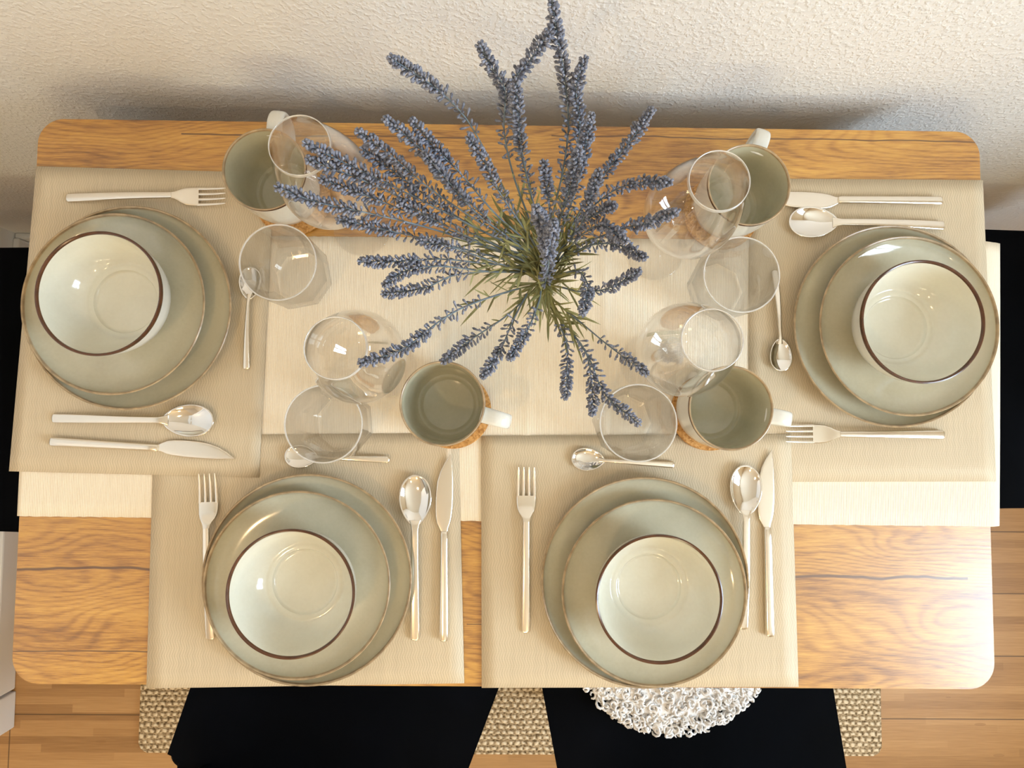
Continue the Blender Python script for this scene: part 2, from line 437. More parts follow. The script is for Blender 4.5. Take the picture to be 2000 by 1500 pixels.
# ------------------------------------------------------------------ the room
def struct(name, bm, m, parent=None, smooth=False):
    o = obj(name, bm, m, parent, smooth)
    if not parent: o['kind'] = 'structure'
    return o
T = 0.12
bm = bmesh.new(); box(bm, ROOM_X0 - T, ROOM_X1 + T, ROOM_Y0 - T, ROOM_Y1 + T, -T, 0); struct('floor', bm, M_FLOOR)
bm = bmesh.new(); box(bm, ROOM_X0 - T, ROOM_X1 + T, ROOM_Y0 - T, ROOM_Y1 + T, ROOM_Z, ROOM_Z + T); struct('ceiling', bm, M_CREAM)
bm = bmesh.new(); box(bm, ROOM_X0 - T, ROOM_X1 + T, ROOM_Y1, ROOM_Y1 + T, 0, ROOM_Z); struct('wall_back', bm, M_WALL)
bm = bmesh.new(); box(bm, ROOM_X0 - T, ROOM_X0, -0.76, ROOM_Y1, 0, ROOM_Z); struct('wall_left', bm, M_WHITE)
bm = bmesh.new(); box(bm, ROOM_X0 - 1.3, ROOM_X0 - 1.18, ROOM_Y0, -0.64, 0, ROOM_Z); box(bm, ROOM_X0 - 1.3, ROOM_X0 - T, -0.76, -0.64, 0, ROOM_Z)
struct('wall_hallway', bm, M_CREAM)
bm = bmesh.new(); box(bm, ROOM_X0 - 1.3, ROOM_X0 - T, ROOM_Y0 - T, -0.64, -T, 0); struct('floor_hallway', bm, M_FLOOR)
bm = bmesh.new(); box(bm, ROOM_X0 - 1.3, ROOM_X0 - T, ROOM_Y0 - T, -0.64, ROOM_Z, ROOM_Z + T); struct('ceiling_hallway', bm, M_WHITE)
bm = bmesh.new()
box(bm, ROOM_X0 - 1.3, WIN_FILL[0], ROOM_Y0 - T, ROOM_Y0, 0, ROOM_Z); box(bm, WIN_FILL[1], ROOM_X1 + T, ROOM_Y0 - T, ROOM_Y0, 0, ROOM_Z)
box(bm, WIN_FILL[0], WIN_FILL[1], ROOM_Y0 - T, ROOM_Y0, 0, WIN_FILL[2]); box(bm, WIN_FILL[0], WIN_FILL[1], ROOM_Y0 - T, ROOM_Y0, WIN_FILL[3], ROOM_Z)
struct('wall_front', bm, M_CREAM)
bm = bmesh.new()
box(bm, ROOM_X1, ROOM_X1 + T, ROOM_Y0, WIN[0], 0, ROOM_Z); box(bm, ROOM_X1, ROOM_X1 + T, WIN[1], ROOM_Y1, 0, ROOM_Z)
box(bm, ROOM_X1, ROOM_X1 + T, WIN[0], WIN[1], 0, WIN[2]); box(bm, ROOM_X1, ROOM_X1 + T, WIN[0], WIN[1], WIN[3], ROOM_Z)
struct('wall_right', bm, M_CREAM)
M_PANE = thin_glass('window_glass', (0.97, 0.98, 0.98), 0.04, 0.6, 4)
for name, loc, rz, hy, hz in (('window_1', (ROOM_X1 + 0.03, (WIN[0] + WIN[1]) / 2, (WIN[2] + WIN[3]) / 2), 0, (WIN[1] - WIN[0]) / 2, (WIN[3] - WIN[2]) / 2),
                              ('fill_window', ((WIN_FILL[0] + WIN_FILL[1]) / 2, ROOM_Y0 - 0.03, (WIN_FILL[2] + WIN_FILL[3]) / 2), R(-90), (WIN_FILL[1] - WIN_FILL[0]) / 2, (WIN_FILL[3] - WIN_FILL[2]) / 2)):
    wr = empty(name, loc, rz); wr['kind'] = 'structure'
    bm = bmesh.new()
    for y0, y1, z0, z1 in ((-hy, -hy + .05, -hz, hz), (hy - .05, hy, -hz, hz), (-hy, hy, -hz, -hz + .05), (-hy, hy, hz - .05, hz), (-.03, .03, -hz, hz)):
        box(bm, -0.02, 0.03, y0, y1, z0, z1)
    obj('window_frame', bm, M_WHITE, wr, False)
    bm = bmesh.new(); box(bm, 0, 0.004, -hy + .05, hy - .05, -hz + .05, hz - .05); obj('window_pane', bm, M_PANE if name == 'window_1' else thin_glass('warm_fill_glass', (1.0, 0.84, 0.60), 0.04, 0.6, 4), wr, False)  # pane of the added front opening is tinted to warm its fill light
# skirting and the casing that ends the left wall
bm = bmesh.new(); box(bm, ROOM_X0, ROOM_X1, ROOM_Y1 - 0.014, ROOM_Y1, 0, 0.055, 0.004); struct('baseboard_back', bm, M_WHITE)
bm = bmesh.new(); box(bm, ROOM_X0, ROOM_X0 + 0.014, -0.685, ROOM_Y1 - 0.014, 0, 0.06, 0.004); struct('baseboard_left', bm, M_WHITE)
bm = bmesh.new(); box(bm, ROOM_X0 - T - 0.012, ROOM_X0 + 0.016, -0.775, -0.69, 0, 2.1, 0.003); struct('trim_1', bm, M_WHITE)
for i, (x, y, p) in enumerate(LAMPS):
    lm = empty('ceiling_lamp', (x, y, ROOM_Z), 0, ['round warm ceiling lamp above the left half of the room', 'round warm ceiling lamp nearest the window', 'round warm ceiling lamp deepest in the room'][i], 'lamp', 'ceiling lamps')
    bm = bmesh.new(); lathe(bm, [(0, 0), (0.075, 0), (0.075, -0.055), (0.069, -0.055), (0.066, -0.02), (0, -0.02)], 40); obj('housing', bm, M_WHITE, lm, autos=40)
    g = NT('opal_diffuser'); g.base((0.9, 0.85, 0.75), 0.5); g.b.inputs['Emission Color'].default_value = (1, .74, .42, 1); g.b.inputs['Emission Strength'].default_value = 3
    bm = bmesh.new(); lathe(bm, [(0, -0.050), (0.063, -0.048), (0.066, -0.03), (0, -0.03)], 40); obj('diffuser', bm, g.m, lm, autos=40)

pl = empty('fill_globe', (FILL_GLOBE[0], FILL_GLOBE[1], FILL_GLOBE[2]), 0, 'unseen round glowing globe added as warm fill light in the front of the room', 'lamp')
g = NT('glowing_fill_shell'); g.n.remove(g.b)
tr = g.n.new('ShaderNodeBsdfTransparent'); tl = g.n.new('ShaderNodeBsdfTranslucent'); tl.inputs[0].default_value = (.9, .85, .75, 1)
em = g.n.new('ShaderNodeEmission'); em.inputs[0].default_value = (1, .78, .5, 1); em.inputs[1].default_value = 5.0  # glow of the added fill globe
m1 = g.n.new('ShaderNodeMixShader'); m1.inputs[0].default_value = 0.1; g.link(tr.outputs[0], m1.inputs[1]); g.link(em.outputs[0], m1.inputs[2])
g.link(m1.outputs[0], g.out.inputs[0])
bm = bmesh.new(); lathe(bm, [(0.03, -FILL_GLOBE[3])] + [(FILL_GLOBE[3] * math.cos(R(a_)), FILL_GLOBE[3] * math.sin(R(a_))) for a_ in range(-80, 81, 8)] + [(0.03, FILL_GLOBE[3])], 40); obj('shade', bm, g.m, pl)
bm = bmesh.new(); tube(bm, [Vector((0, 0, FILL_GLOBE[3])), Vector((0, 0, ROOM_Z - FILL_GLOBE[2]))], 0.004, 8); obj('cord', bm, M_WHITE, pl)

# ------------------------------------------------------------------ rug
a, b = U(270, 1472, 0.01), U(1722, 1474, 0.01)
bm = bmesh.new()
pts = rrect(a.x, b.x, (a.y + b.y) / 2, 0.16, 0.02)
poly_slab(bm, pts, 0.0005, 0.011, 0.004)
rug = obj('jute_rug', bm, M_JUTE); tag(rug, 'braided natural jute rug on the wooden floor under the table', 'rug')

# ------------------------------------------------------------------ table
tb = empty('dining_table', (0, 0, 0), 0, 'oak wood dining table with rounded corners set for four', 'table')
bm = bmesh.new(); poly_slab(bm, rrect(-0.6, 0.6, -0.35, 0.35, 0.032, 10), TZ - 0.024, TZ, 0.0025)
obj('tabletop', bm, M_WOOD, tb, autos=40)
bm = bmesh.new()
for x0, x1, y0, y1 in ((-.538, .538, -.285, -.265), (-.538, .538, .265, .285), (-.57, -.55, -.273, .273), (.55, .57, -.273, .273)):
    box(bm, x0, x1, y0, y1, TZ - 0.094, TZ - 0.0245)
obj('apron', bm, M_BLACKMETAL, tb, False)
for sx in (-1, 1):
    for sy in (-1, 1):
        bm = bmesh.new(); box(bm, sx * .56 - .022, sx * .56 + .022, sy * .295 - .022, sy * .295 + .022, 0.0115 if abs(sx) else 0, TZ - 0.0245, 0.004)
        obj('leg', bm, M_BLACKMETAL, tb, False)

# ------------------------------------------------------------------ chairs
def make_chair(w0=0.487, w1=0.470, depth=0.47):
    """origin on the floor under the seat centre, front edge towards +y"""
    t = empty('dining_chair')
    def trap(k0, k1, y0, y1, n=6, r=0.05):
        ps = []
        for cx, cy, a0 in ((k1 / 2 - r, y1 - r, 0), (-k1 / 2 + r, y1 - r, 90), (-k0 / 2 + r * .5, y0 + r * .5, 180), (k0 / 2 - r * .5, y0 + r * .5, 270)):
            rr_ = r if a0 < 180 else r * .5
            for k in range(n + 1):
                a = R(a0 + 90 * k / n); ps.append((cx + rr_ * math.cos(a), cy + rr_ * math.sin(a)))
        return ps
    bm = bmesh.new(); poly_slab(bm, trap(w1, w0, -depth / 2, depth / 2), 0.40, 0.475, 0.018); obj('seat', bm, M_VELVET, t, autos=50)
    # curved back shell, rising from the rear edge of the seat and wrapping forward
    bm = bmesh.new(); nu, nv = 20, 10; g = []
    for v in range(nv + 1):
        h = v / nv; z = 0.42 + 0.42 * h; row = []
        for u in range(nu + 1):
            s = -1 + 2 * u / nu
            ang = s * R(62)
            rad = (w1 / 2 - 0.05)
            xx = rad * math.sin(ang) / math.sin(R(62)); yy = -depth / 2 - 0.030 - 0.06 * h + 0.10 * (1 - math.cos(ang)) * (1 - 0.25 * h)
            zz = z - (abs(s) ** 3) * 0.10 * h
            row.append(bm.verts.new((xx, yy, zz)))
        g.append(row)
    for v in range(nv):
        for u in range(nu): bm.faces.new((g[v][u], g[v][u + 1], g[v + 1][u + 1], g[v + 1][u]))
    bk = obj('backrest', bm, M_VELVET, t)
    md = bk.modifiers.new('thick', 'SOLIDIFY'); md.thickness = 0.035; md.offset = -1
    md = bk.modifiers.new('soft', 'BEVEL'); md.width = 0.01; md.segments = 2
    for sx in (-1, 1):
        for sy in (-1, 1):
            bm = bmesh.new()
            tube(bm, [Vector((sx * 0.17, sy * 0.17, 0.41)), Vector((sx * 0.20, sy * 0.21, 0.012))], [0.014, 0.009], 12)
            obj('leg', bm, M_BLACKMETAL, t)
    return t
CH = make_chair()
CH.location = (-0.275, -0.492, 0); CH.scale = (1, 0.83, 1); CH.rotation_euler = (0, 0, R(-19)); tag(CH, 'black velvet dining chair with a bare seat, at the front left of the table', 'chair', 'black dining chairs')
c2 = dup(CH, (0.300, -0.45, 0), R(10), 'black velvet dining chair carrying the white curly fleece pad'); c2.scale = (1, 1, 1)
c3 = dup(CH, (-0.83, 0.018, 0), R(-90), 'black velvet dining chair at the left end of the table by the white wall')
c4 = dup(CH, (0.83, 0.070, 0), R(90), 'black velvet dining chair at the right end of the table beneath the runner edge')
c3.scale = c4.scale = (1, 1, 1)

# fleece pad on the right front chair
pc = Vector((0.272, -0.362, 0.4755)); PR = 0.172
pad = empty('fleece_seat_pad', pc, 0, 'round white curly fleece pad lying on the right front chair', 'seat pad')
bm = bmesh.new(); lathe(bm, [(0, 0), (PR - .02, 0), (PR - 0.01, 0.008), (PR - .03, 0.02), (PR * .5, 0.026), (0, 0.028)], 48); obj('backing', bm, M_WOOL, pad)
bm = bmesh.new(); rnd = random.Random(3)
for k in range(2800):
    r = PR * math.sqrt(rnd.random()); a = rnd.random() * 2 * PI
    if k % 4 == 0: r = PR * rnd.uniform(0.86, 1.02)
    if r * math.sin(a) > 0.03: continue
    c = Vector((r * math.cos(a), r * math.sin(a), 0.024 * (1 - (r / PR) ** 2 * 0.7) + rnd.uniform(0, 0.008)))
    cr = rnd.uniform(0.004, 0.0075); q = Euler((rnd.uniform(-0.9, 0.9), rnd.uniform(-0.9, 0.9), rnd.random() * 6.3)).to_matrix()
    ps = [c + q @ Vector((cr * math.cos(t_ * 0.75) * (1 - 0.05 * t_), cr * math.sin(t_ * 0.75) * (1 - 0.05 * t_), 0.0009 * t_)) for t_ in range(9)]
    tube(bm, ps, [0.0014, 0.0021, 0.0023, 0.0023, 0.0022, 0.0021, 0.0018, 0.0014, 0.0006], 5, cap=False)
obj('fleece', bm, M_WOOL, pad)['kind'] = 'stuff'

# ------------------------------------------------------------------ cloths
def grid_cloth(name, corners, z, th, m, nx=40, ny=30, zf=None, edge=0.0):
    """corners TL, TR, BR, BL as world xy; fn zf(x, y) lifts"""
    bm = bmesh.new(); rr = random.Random(5); g = []
    TL, TR, BR, BL = corners
    for j in range(ny + 1):
        row = []
        for i in range(nx + 1):
            u, v = i / nx, j / ny
            p = (TL * (1 - u) + TR * u) * (1 - v) + (BL * (1 - u) + BR * u) * v
            e = edge * rr.uniform(-1, 1) if j in (0, ny) else 0
            zz = zf(p.x, p.y) if zf else 0
            row.append(bm.verts.new((p.x, p.y + e, z + zz)))
        g.append(row)
    for j in range(ny):
        for i in range(nx): bm.faces.new((g[j][i], g[j + 1][i], g[j + 1][i + 1], g[j][i + 1]))
    o = obj(name, bm, m)
    md = o.modifiers.new('thick', 'SOLIDIFY'); md.thickness = th; md.offset = 1
    return o

def droop(x, y):
    d = 0
    if x > 0.6: d = -min(0.012, (x - 0.6) ** 1.7 * 4)
    # slight fold ridges in the middle of the runner
    for xc, h in ((-0.075, 0.0020), (0.022, 0.0014), (0.118, 0.0020)): d += h * math.exp(-((x - xc) / 0.004) ** 2)
    return d
z = TZ
rc = [U(36, 458, z), U(1953, 472, z), U(1940, 1028, z), U(33, 1008, z)]
rc[0].x = rc[3].x = -0.602; rc[1].x = 0.6300; rc[2].x = 0.6120
run = grid_cloth('table_runner', rc, z + 0.0002, 0.0009, M_CLOTH, 240, 24, droop, 0.0004)
tag(run, 'cream ribbed cotton runner laid across the whole table', 'table runner')
MATS = [
    ('beige woven placemat at the left end, under the left bowl and plates', [(75, 327), (537, 340), (508, 932), (22, 920)], 0.0026),
    ('beige woven placemat at the front left, tucked under its neighbour', [(302, 850), (896, 846), (907, 1333), (288, 1343)], 0.0013),
    ('beige woven placemat at the right end, over the bright end of the runner', [(1462, 350), (1917, 353), (1943, 940), (1461, 941)], 0.0013),
    ('beige woven placemat at the front right, beside the bare wood corner', [(940, 852), (1542, 848), (1557, 1339), (941, 1341)], 0.0026),
]
for i, (lab, px, dz) in enumerate(MATS):
    cs = [U(x, y, TZ) for x, y in px]
    o = grid_cloth('placemat', cs, TZ + dz, 0.0010, M_MAT, 20, 20, None)
    tag(o, lab, 'placemat', 'woven placemats')
ZM = TZ + 0.0038                             # top of the mats
ZR = TZ + 0.0014

# ------------------------------------------------------------------ plates and bowls
def plate_profile(Rr, H, foot):
    th = 0.0045
    out = [(0, 0.002), (foot - 0.006, 0.002), (foot - 0.004, 0.0), (foot, 0.0), (foot + 0.003, 0.003)]
    o2 = []
    for k in range(1, 9):
        t = k / 8; r = foot + 0.003 + (Rr - 0.001 - foot - 0.003) * math.sin(t * PI / 2) ** 0.9
        o2.append((r, 0.003 + (H - 0.003) * (1 - math.cos(t * PI / 2)) ** 1.0))
    rim = [(Rr, H + 0.0008), (Rr - 0.0010, H + 0.0019), (Rr - 0.0024, H + 0.0012)]
    ins = []
    for k in range(1, 11):
        t = 1 - k / 10; r = (foot + 0.012) + (Rr - 0.0028 - foot - 0.012) * math.sin(t * PI / 2) ** 0.9
        ins.append((r, 0.0065 + (H - 0.0055) * (1 - math.cos(t * PI / 2))))
    ins += [(foot * 0.75, 0.0062), (foot * 0.4, 0.006), (0, 0.006)]
    prof = out + o2 + rim + ins
    nr = len(out) + len(o2)
    mats = [0] * (nr - 1) + [1] * 3 + [0] * (len(prof))
    mats[nr + 2] = 1
    return prof, mats

def make_plate(Rr, H, foot, name):
    t = empty(name)
    p, m = plate_profile(Rr, H, foot)
    bm = bmesh.new(); lathe(bm, p, 128, m); return t, bm
def single(name, bm, mats, label, cat, group):
    o = obj(name, bm, mats, autos=35); return tag(o, label, cat, group)

def place_copies(proto, items, lab_at=1):
    for k, (loc, rz, lab) in enumerate(items):
        if k == 0: proto.location = loc; proto.rotation_euler = (0, 0, rz); proto['label'] = lab; o = proto
        else: o = dup(proto, loc, rz, lab)
    return o

HL, HS, HB = 0.020, 0.020, 0.060
zl = ZM; zs = ZM + 0.0062; zb = zs + 0.0062
p, m = plate_profile(0.1245, HL, 0.072); bm = bmesh.new(); lathe(bm, p, 144, m); LP = single('dinner_plate', bm, [M_PLATE, M_TAN], '', 'plate', 'large sage dinner plates')
p, m = plate_profile(0.110, HS, 0.062); bm = bmesh.new(); lathe(bm, p, 144, m); SP = single('salad_plate', bm, [M_PLATE, M_TAN], '', 'plate', 'small sage plates')
# bowl
bo = [(0, 0.002), (0.031, 0.002), (0.032, 0), (0.036, 0), (0.0375, 0.004), (0.048, 0.0085), (0.0575, 0.017), (0.0645, 0.029), (0.0690, 0.044), (0.0705, HB - 0.004)]
br = [(0.0710, HB - 0.001), (0.0708, HB + 0.0008), (0.0695, HB + 0.0012), (0.0682, HB + 0.0004), (0.0677, HB - 0.0015)]
bi = [(0.0668, 0.046), (0.0630, 0.031), (0.0560, 0.0195), (0.0495, 0.0138), (0.0468, 0.0118), (0.0455, 0.0112), (0.0440, 0.0114), (0.0405, 0.0112), (0.0385, 0.0104), (0.0372, 0.0078), (0.0360, 0.0070), (0.0340, 0.0067), (0, 0.0065)]
prof = bo + br + bi
mi = [0] * (len(bo) - 1) + [1] * len(br) + [2] * len(bi)
bm = bmesh.new(); lathe(bm, prof, 144, mi); BW = single('cereal_bowl', bm, [M_MUGOUT, M_RIM, M_BOWL], '', 'bowl', 'pale bowls with brown rims')
setts = [('at the left end of the table', (251, 600), (221.5, 593), (192, 573)),
         ('at the right end of the table', (1747, 636), (1775.5, 636), (1803, 628)),
         ('at the front left of the table', (600, 1131), (580, 1142), (567, 1160)),
         ('at the front right of the table', (1260, 1136), (1278, 1157), (1288, 1170))]
L, S, B = [], [], []
for nm, a, b_, c_ in setts:
    v = U(a[0], a[1], zl + HL); L.append(((v.x, v.y, zl), 0, 'large sage grey dinner plate, bottom of the stack ' + nm))
    v = U(b_[0], b_[1], zs + HS); S.append(((v.x, v.y, zs), 0, 'smaller sage grey plate under the bowl ' + nm))
    v = U(c_[0], c_[1], zb + HB); B.append(((v.x, v.y, zb), 0.3, 'pale bowl with brown rim on the stack ' + nm))
place_copies(LP, L); place_copies(SP, S); place_copies(BW, B)

# ------------------------------------------------------------------ mugs and coasters
MH = 0.080
mg = empty('coffee_mug'); tag(mg, '', 'mug', 'stoneware mugs')
mo = [(0, 0.002), (0.030, 0.002), (0.031, 0), (0.035, 0), (0.037, 0.003), (0.0425, 0.012), (0.0452, 0.025), (0.0465, 0.045), (0.0470, MH - 0.003)]
mr = [(0.0473, MH - 0.001), (0.0470, MH + 0.0006), (0.0460, MH + 0.001), (0.0450, MH + 0.0003), (0.0446, MH - 0.0015)]
mi_ = [(0.0442, 0.060), (0.0436, 0.035), (0.0420, 0.020), (0.0390, 0.0130), (0.0368, 0.0106), (0.0356, 0.0104), (0.0340, 0.0106), (0.0325, 0.0098), (0.0312, 0.0074), (0.0300, 0.0067), (0, 0.0065)]
bm = bmesh.new(); lathe(bm, mo + mr + mi_, 112, [0] * (len(mo) - 1) + [1] * 2 + [2] * 3 + [3] * len(mi_))
obj('body', bm, [M_MUGOUT, M_RIM, M_TAN, M_MUGIN], mg, autos=35)
bm = bmesh.new()
hp = spline([(0.044, 0, 0.066), (0.062, 0, 0.069), (0.0735, 0, 0.062), (0.0755, 0, 0.046), (0.070, 0, 0.030), (0.056, 0, 0.020), (0.043, 0, 0.018)], 6)
rings = []
for k, q in enumerate(hp):
    d = (hp[min(k + 1, len(hp) - 1)] - hp[max(k - 1, 0)]).normalized(); nrm = Vector((d.z, 0, -d.x))
    wv = 0.0093 - 0.0022 * (k / len(hp)); tv = 0.0034
    rings.append([bm.verts.new(q + Vector((0, 1, 0)) * (wv * math.copysign(abs(math.cos(a)) ** 0.6, math.cos(a))) + nrm * (tv * math.copysign(abs(math.sin(a)) ** 0.75, math.sin(a)))) for a in [2 * PI * i / 16 for i in range(16)]])
for a, b in zip(rings, rings[1:]):
    for i in range(16): bm.faces.new((a[i], a[(i + 1) % 16], b[(i + 1) % 16], b[i]))
bm.faces.new(rings[0][::-1]); bm.faces.new(rings[-1]); bmesh.ops.recalc_face_normals(bm, faces=bm.faces)
obj('handle', bm, M_MUGOUT, mg)
CT = 0.005
bm = bmesh.new(); lathe(bm, [(0, 0), (0.0465, 0), (0.0475, 0.001), (0.0475, CT - 0.001), (0.0465, CT), (0, CT)], 72)
co = single('cork_coaster', bm, M_CORK, '', 'coaster', 'round cork coasters')
mugs = [((516, 331), (570, 386), 84, 'behind the left wine glass at the back edge', ZR),
        ((1463, 361), (1410, 414), 71, 'at the back right beside the knife', ZR),
        ((864, 788), (884, 801), -15, 'on its own in the middle front', ZM),
        ((1428, 797), (1386, 805), -9.5, 'at the right, between the glasses and the right fork', ZM)]
ML, CL = [], []
for (rx, ry), (cx_, cy_), ang, where, zz in mugs:
    v = U(rx, ry, zz + CT + MH); ML.append(((v.x, v.y, zz + CT), R(ang), 'sage grey stoneware mug ' + where))
    v = U(cx_, cy_, zz + CT); CL.append(((v.x, v.y, zz), 0, 'brown cork coaster under the mug ' + where))
place_copies(mg, ML); place_copies(co, CL)

# ------------------------------------------------------------------ cutlery (tip towards +y, origin at the middle of the length, resting on z = 0)
def handle_st(y0, y1, w0, w1, z0, z1, t=0.0019, arch=0.004, n=14):
    """from end y0 to neck y1"""
    st = []
    for k in range(n + 1):
        s = k / n; y = y0 + (y1 - y0) * s
        w_ = w0 + (w1 - w0) * s ** 1.2
        zz = z0 + (z1 - z0) * s + arch * math.sin(PI * s)
        st.append((y, 0, zz, w_, t if s < .85 else t * 0.9))
    y, _, zz, w_, tt = st[0]
    st = [(y - 0.0028, 0, zz - .0003, w_ * 0.45, tt * 0.5), (y - 0.0018, 0, zz, w_ * 0.80, tt * 0.8), (y - 0.0006, 0, zz, w_ * 0.96, tt * .95)] + st
    return st

def make_fork():
    t = empty('dinner_fork'); tag(t, '', 'fork', 'steel dinner forks')
    h = 0.1005
    bm = bmesh.new(); loft(bm, handle_st(-h + .003, 0.035, 0.0053, 0.0038, 0.0022, 0.0105, 0.0018, 0.002), 16, 3.0); obj('handle', bm, M_STEEL, t, autos=50)
    bm = bmesh.new()
    st = []
    for y, w_, z_ in ((0.034, 0.0038, 0.0104), (0.038, 0.0044, 0.0098), (0.042, 0.0064, 0.0086), (0.046, 0.0092, 0.0070), (0.051, 0.0110, 0.0054), (0.057, 0.0116, 0.0042), (0.0655, 0.0118, 0.0038)):
        st.append((y, 0, z_, w_, 0.0009))
    loft(bm, st, 16, 4.0)
    for k in range(4):
        cx = -0.0101 + k * 0.00673
        s2 = [(0.064, cx, 0.0038, 0.00165, 0.0009), (0.075, cx * 0.98, 0.0040, 0.0015, 0.0009), (0.088, cx * 0.96, 0.0052, 0.0013, 0.0008), (0.097, cx * .95, 0.0068, 0.0010, 0.0007), (h, cx * 0.95, 0.0076, 0.0004, 0.0004)]
        loft(bm, s2, 10, 3.0)
    obj('tines', bm, M_STEEL, t, autos=50); return t

def bowl_mesh(bm, yc, ln, wd, dp, zrim):
    nr, na = 12, 40; rows = []
    cv = bm.verts.new((0, yc, zrim - dp)); rows = []
    for i in range(1, nr + 1):
        r = i / nr; ring = []
        for k in range(na):
            a = 2 * PI * k / na; c, s = math.cos(a), math.sin(a)
            ex = wd * s * (1 + 0.14 * c) * (1 if c > 0 else (1 - 0.10 * c * c)); ey = ln * c
            ring.append(bm.verts.new((ex * r, yc + ey * r, zrim - dp * (1 - r ** 2.3) - 0.0012 * max(0, c) * r)))
        rows.append(ring)
    for k in range(na):
        j = (k + 1) % na
        bm.faces.new((cv, rows[0][j], rows[0][k]))
        for i in range(nr - 1): bm.faces.new((rows[i][k], rows[i][j], rows[i + 1][j], rows[i + 1][k]))
    bmesh.ops.recalc_face_normals(bm, faces=bm.faces)

def make_spoon(name, total, ln, wd, dp, he, hn, cat, grp):
    t = empty(name); tag(t, '', cat, grp)
    h = total / 2
    bm = bmesh.new(); st = handle_st(-h + .003, h - 2 * ln - 0.004, he, hn, 0.0021, dp + 0.0022, 0.0016, 0.002)
    st += [(h - 2 * ln + 0.002, 0, dp + 0.0016, hn * 1.25, 0.0011), (h - 2 * ln + 0.007, 0, dp + 0.0002, hn * 1.75, 0.0007)]
    loft(bm, st, 16, 3.0); obj('handle', bm, M_STEEL, t, autos=50)
    bm = bmesh.new(); bowl_mesh(bm, h - ln, ln, wd, dp, dp + 0.0012)
    o = obj('bowl', bm, M_STEELB, t); md = o.modifiers.new('thick', 'SOLIDIFY'); md.thickness = 0.0011; md.offset = 0
    return t

def make_knife():
    t = empty('table_knife'); tag(t, '', 'knife', 'steel table knives'); h = 0.113
    bm = bmesh.new(); loft(bm, handle_st(-h + .003, 0.016, 0.0056, 0.0048, 0.0042, 0.0040, 0.0034, 0.0, 12) + [(0.019, 0, 0.0036, 0.0042, 0.0022)], 16, 2.6); obj('handle', bm, M_STEEL, t, autos=50)
    bm = bmesh.new(); st = []
    for y, xl, xr in ((0.0185, -0.0040, 0.0038), (0.023, -0.0065, 0.0045), (0.029, -0.0095, 0.0068), (0.037, -0.0108, 0.0085), (0.050, -0.0112, 0.0098), (0.066, -0.0108, 0.0103), (0.080, -0.0088, 0.0103), (0.092, -0.0052, 0.0100), (0.102, -0.0002, 0.0093), (0.109, 0.0045, 0.0085), (0.1125, 0.0068, 0.0078)):
        st.append((y, (xl + xr) / 2, 0.0030, (xr - xl) / 2, 0.0008))
    loft(bm, st, 16, 3.5); obj('blade', bm, M_STEEL, t, autos=50); return t

FK = make_fork(); SPN = make_spoon('table_spoon', 0.2005, 0.031, 0.0195, 0.0075, 0.0056, 0.0041, 'spoon', 'large steel spoons')
TS = make_spoon('teaspoon', 0.128, 0.0205, 0.0138, 0.0050, 0.0042, 0.0019, 'teaspoon', 'steel teaspoons'); KN = make_knife()
def seg(end, tip, z, zt=None):
    a = U(*end, z + 0.003); b = U(*tip, z + 0.006); m_ = (a + b) / 2; d = b - a
    return (m_.x, m_.y, z), math.atan2(d.y, d.x) - PI / 2
place_copies(FK, [(*seg((133, 386), (437, 383), ZM), 'steel fork lying above the left stack of plates'),
                  (*seg((1848, 849), (1532, 847), ZM), 'steel fork lying below the right stack of plates'),
                  (*seg((410, 1251), (405, 924), ZM), 'steel fork half under the front left plate stack'),
                  (*seg((1027, 1238), (1028, 911), ZM), 'steel fork standing free left of the front right plate stack')])
place_copies(SPN, [(*seg((107, 817), (411, 822), ZM), 'large steel spoon between the left plate stack and a knife'),
                   (*seg((1842, 440), (1544, 434), ZM), 'large steel spoon touching the top of the right plate stack'),
                   (*seg((810, 1251), (812, 928), ZM), 'large steel spoon right of the front left plate stack'),
                   (*seg((1453, 1232), (1456, 906), ZM), 'large steel spoon partly under the front right plate stack')])
place_copies(TS, [(*seg((480, 728), (490, 515), ZM), 'small steel teaspoon beside the left plate stack, bowl behind a tumbler'),
                  (*seg((1513, 522), (1528, 730), ZM), 'small steel teaspoon beside the right plate stack, bowl towards the front'),
                  (*seg((769, 898), (547, 890), ZM), 'small steel teaspoon above the front left plate stack'),
                  (*seg((1321, 908), (1113, 895), ZM), 'small steel teaspoon above the front right plate stack')])
place_copies(KN, [(*seg((97, 862), (459, 884), ZM), 'steel knife lowest on the left placemat'),
                  (*seg((1843, 393), (1490, 388), ZM), 'steel knife at the back right with its tip behind a mug'),
                  (*seg((867, 1256), (868, 884), ZM), 'steel knife at the right edge of the front left placemat'),
                  (*seg((1503, 1244), (1497, 879), ZM), 'steel knife at the right edge of the front right placemat')])

# ------------------------------------------------------------------ glasses
GH = 0.236
wg = empty('wine_glass'); tag(wg, '', 'wine glass', 'stemmed wine glasses')
bowl_o = [(0.0042, 0.100), (0.010, 0.1035), (0.022, 0.108), (0.034, 0.1175), (0.043, 0.131), (0.0470, 0.147), (0.0462, 0.165), (0.0415, 0.187), (0.0350, 0.209), (0.0300, 0.225), (0.0272, GH)]
so = spline([(r, 0, z_) for r, z_ in bowl_o], 4)
po = [(p_.x, p_.z) for p_ in so]
pin = [(max(r - 0.0009, 0.0005), z_ + 0.0008) for r, z_ in po if z_ > 0.1035 and z_ < GH - 0.001][::-1]
rim = [(0.0274, GH + 0.0006), (0.0270, GH + 0.0010), (0.0264, GH + 0.0005)]
bm = bmesh.new(); mm = [0] * (len(po) - 2) + [1] * (len(rim) + 2) + [0] * 60; lathe(bm, po + rim + pin + [(0.004, 0.1075), (0, 0.107)], 80, mm); obj('bowl', bm, [M_GLASS, M_GRIM], wg)
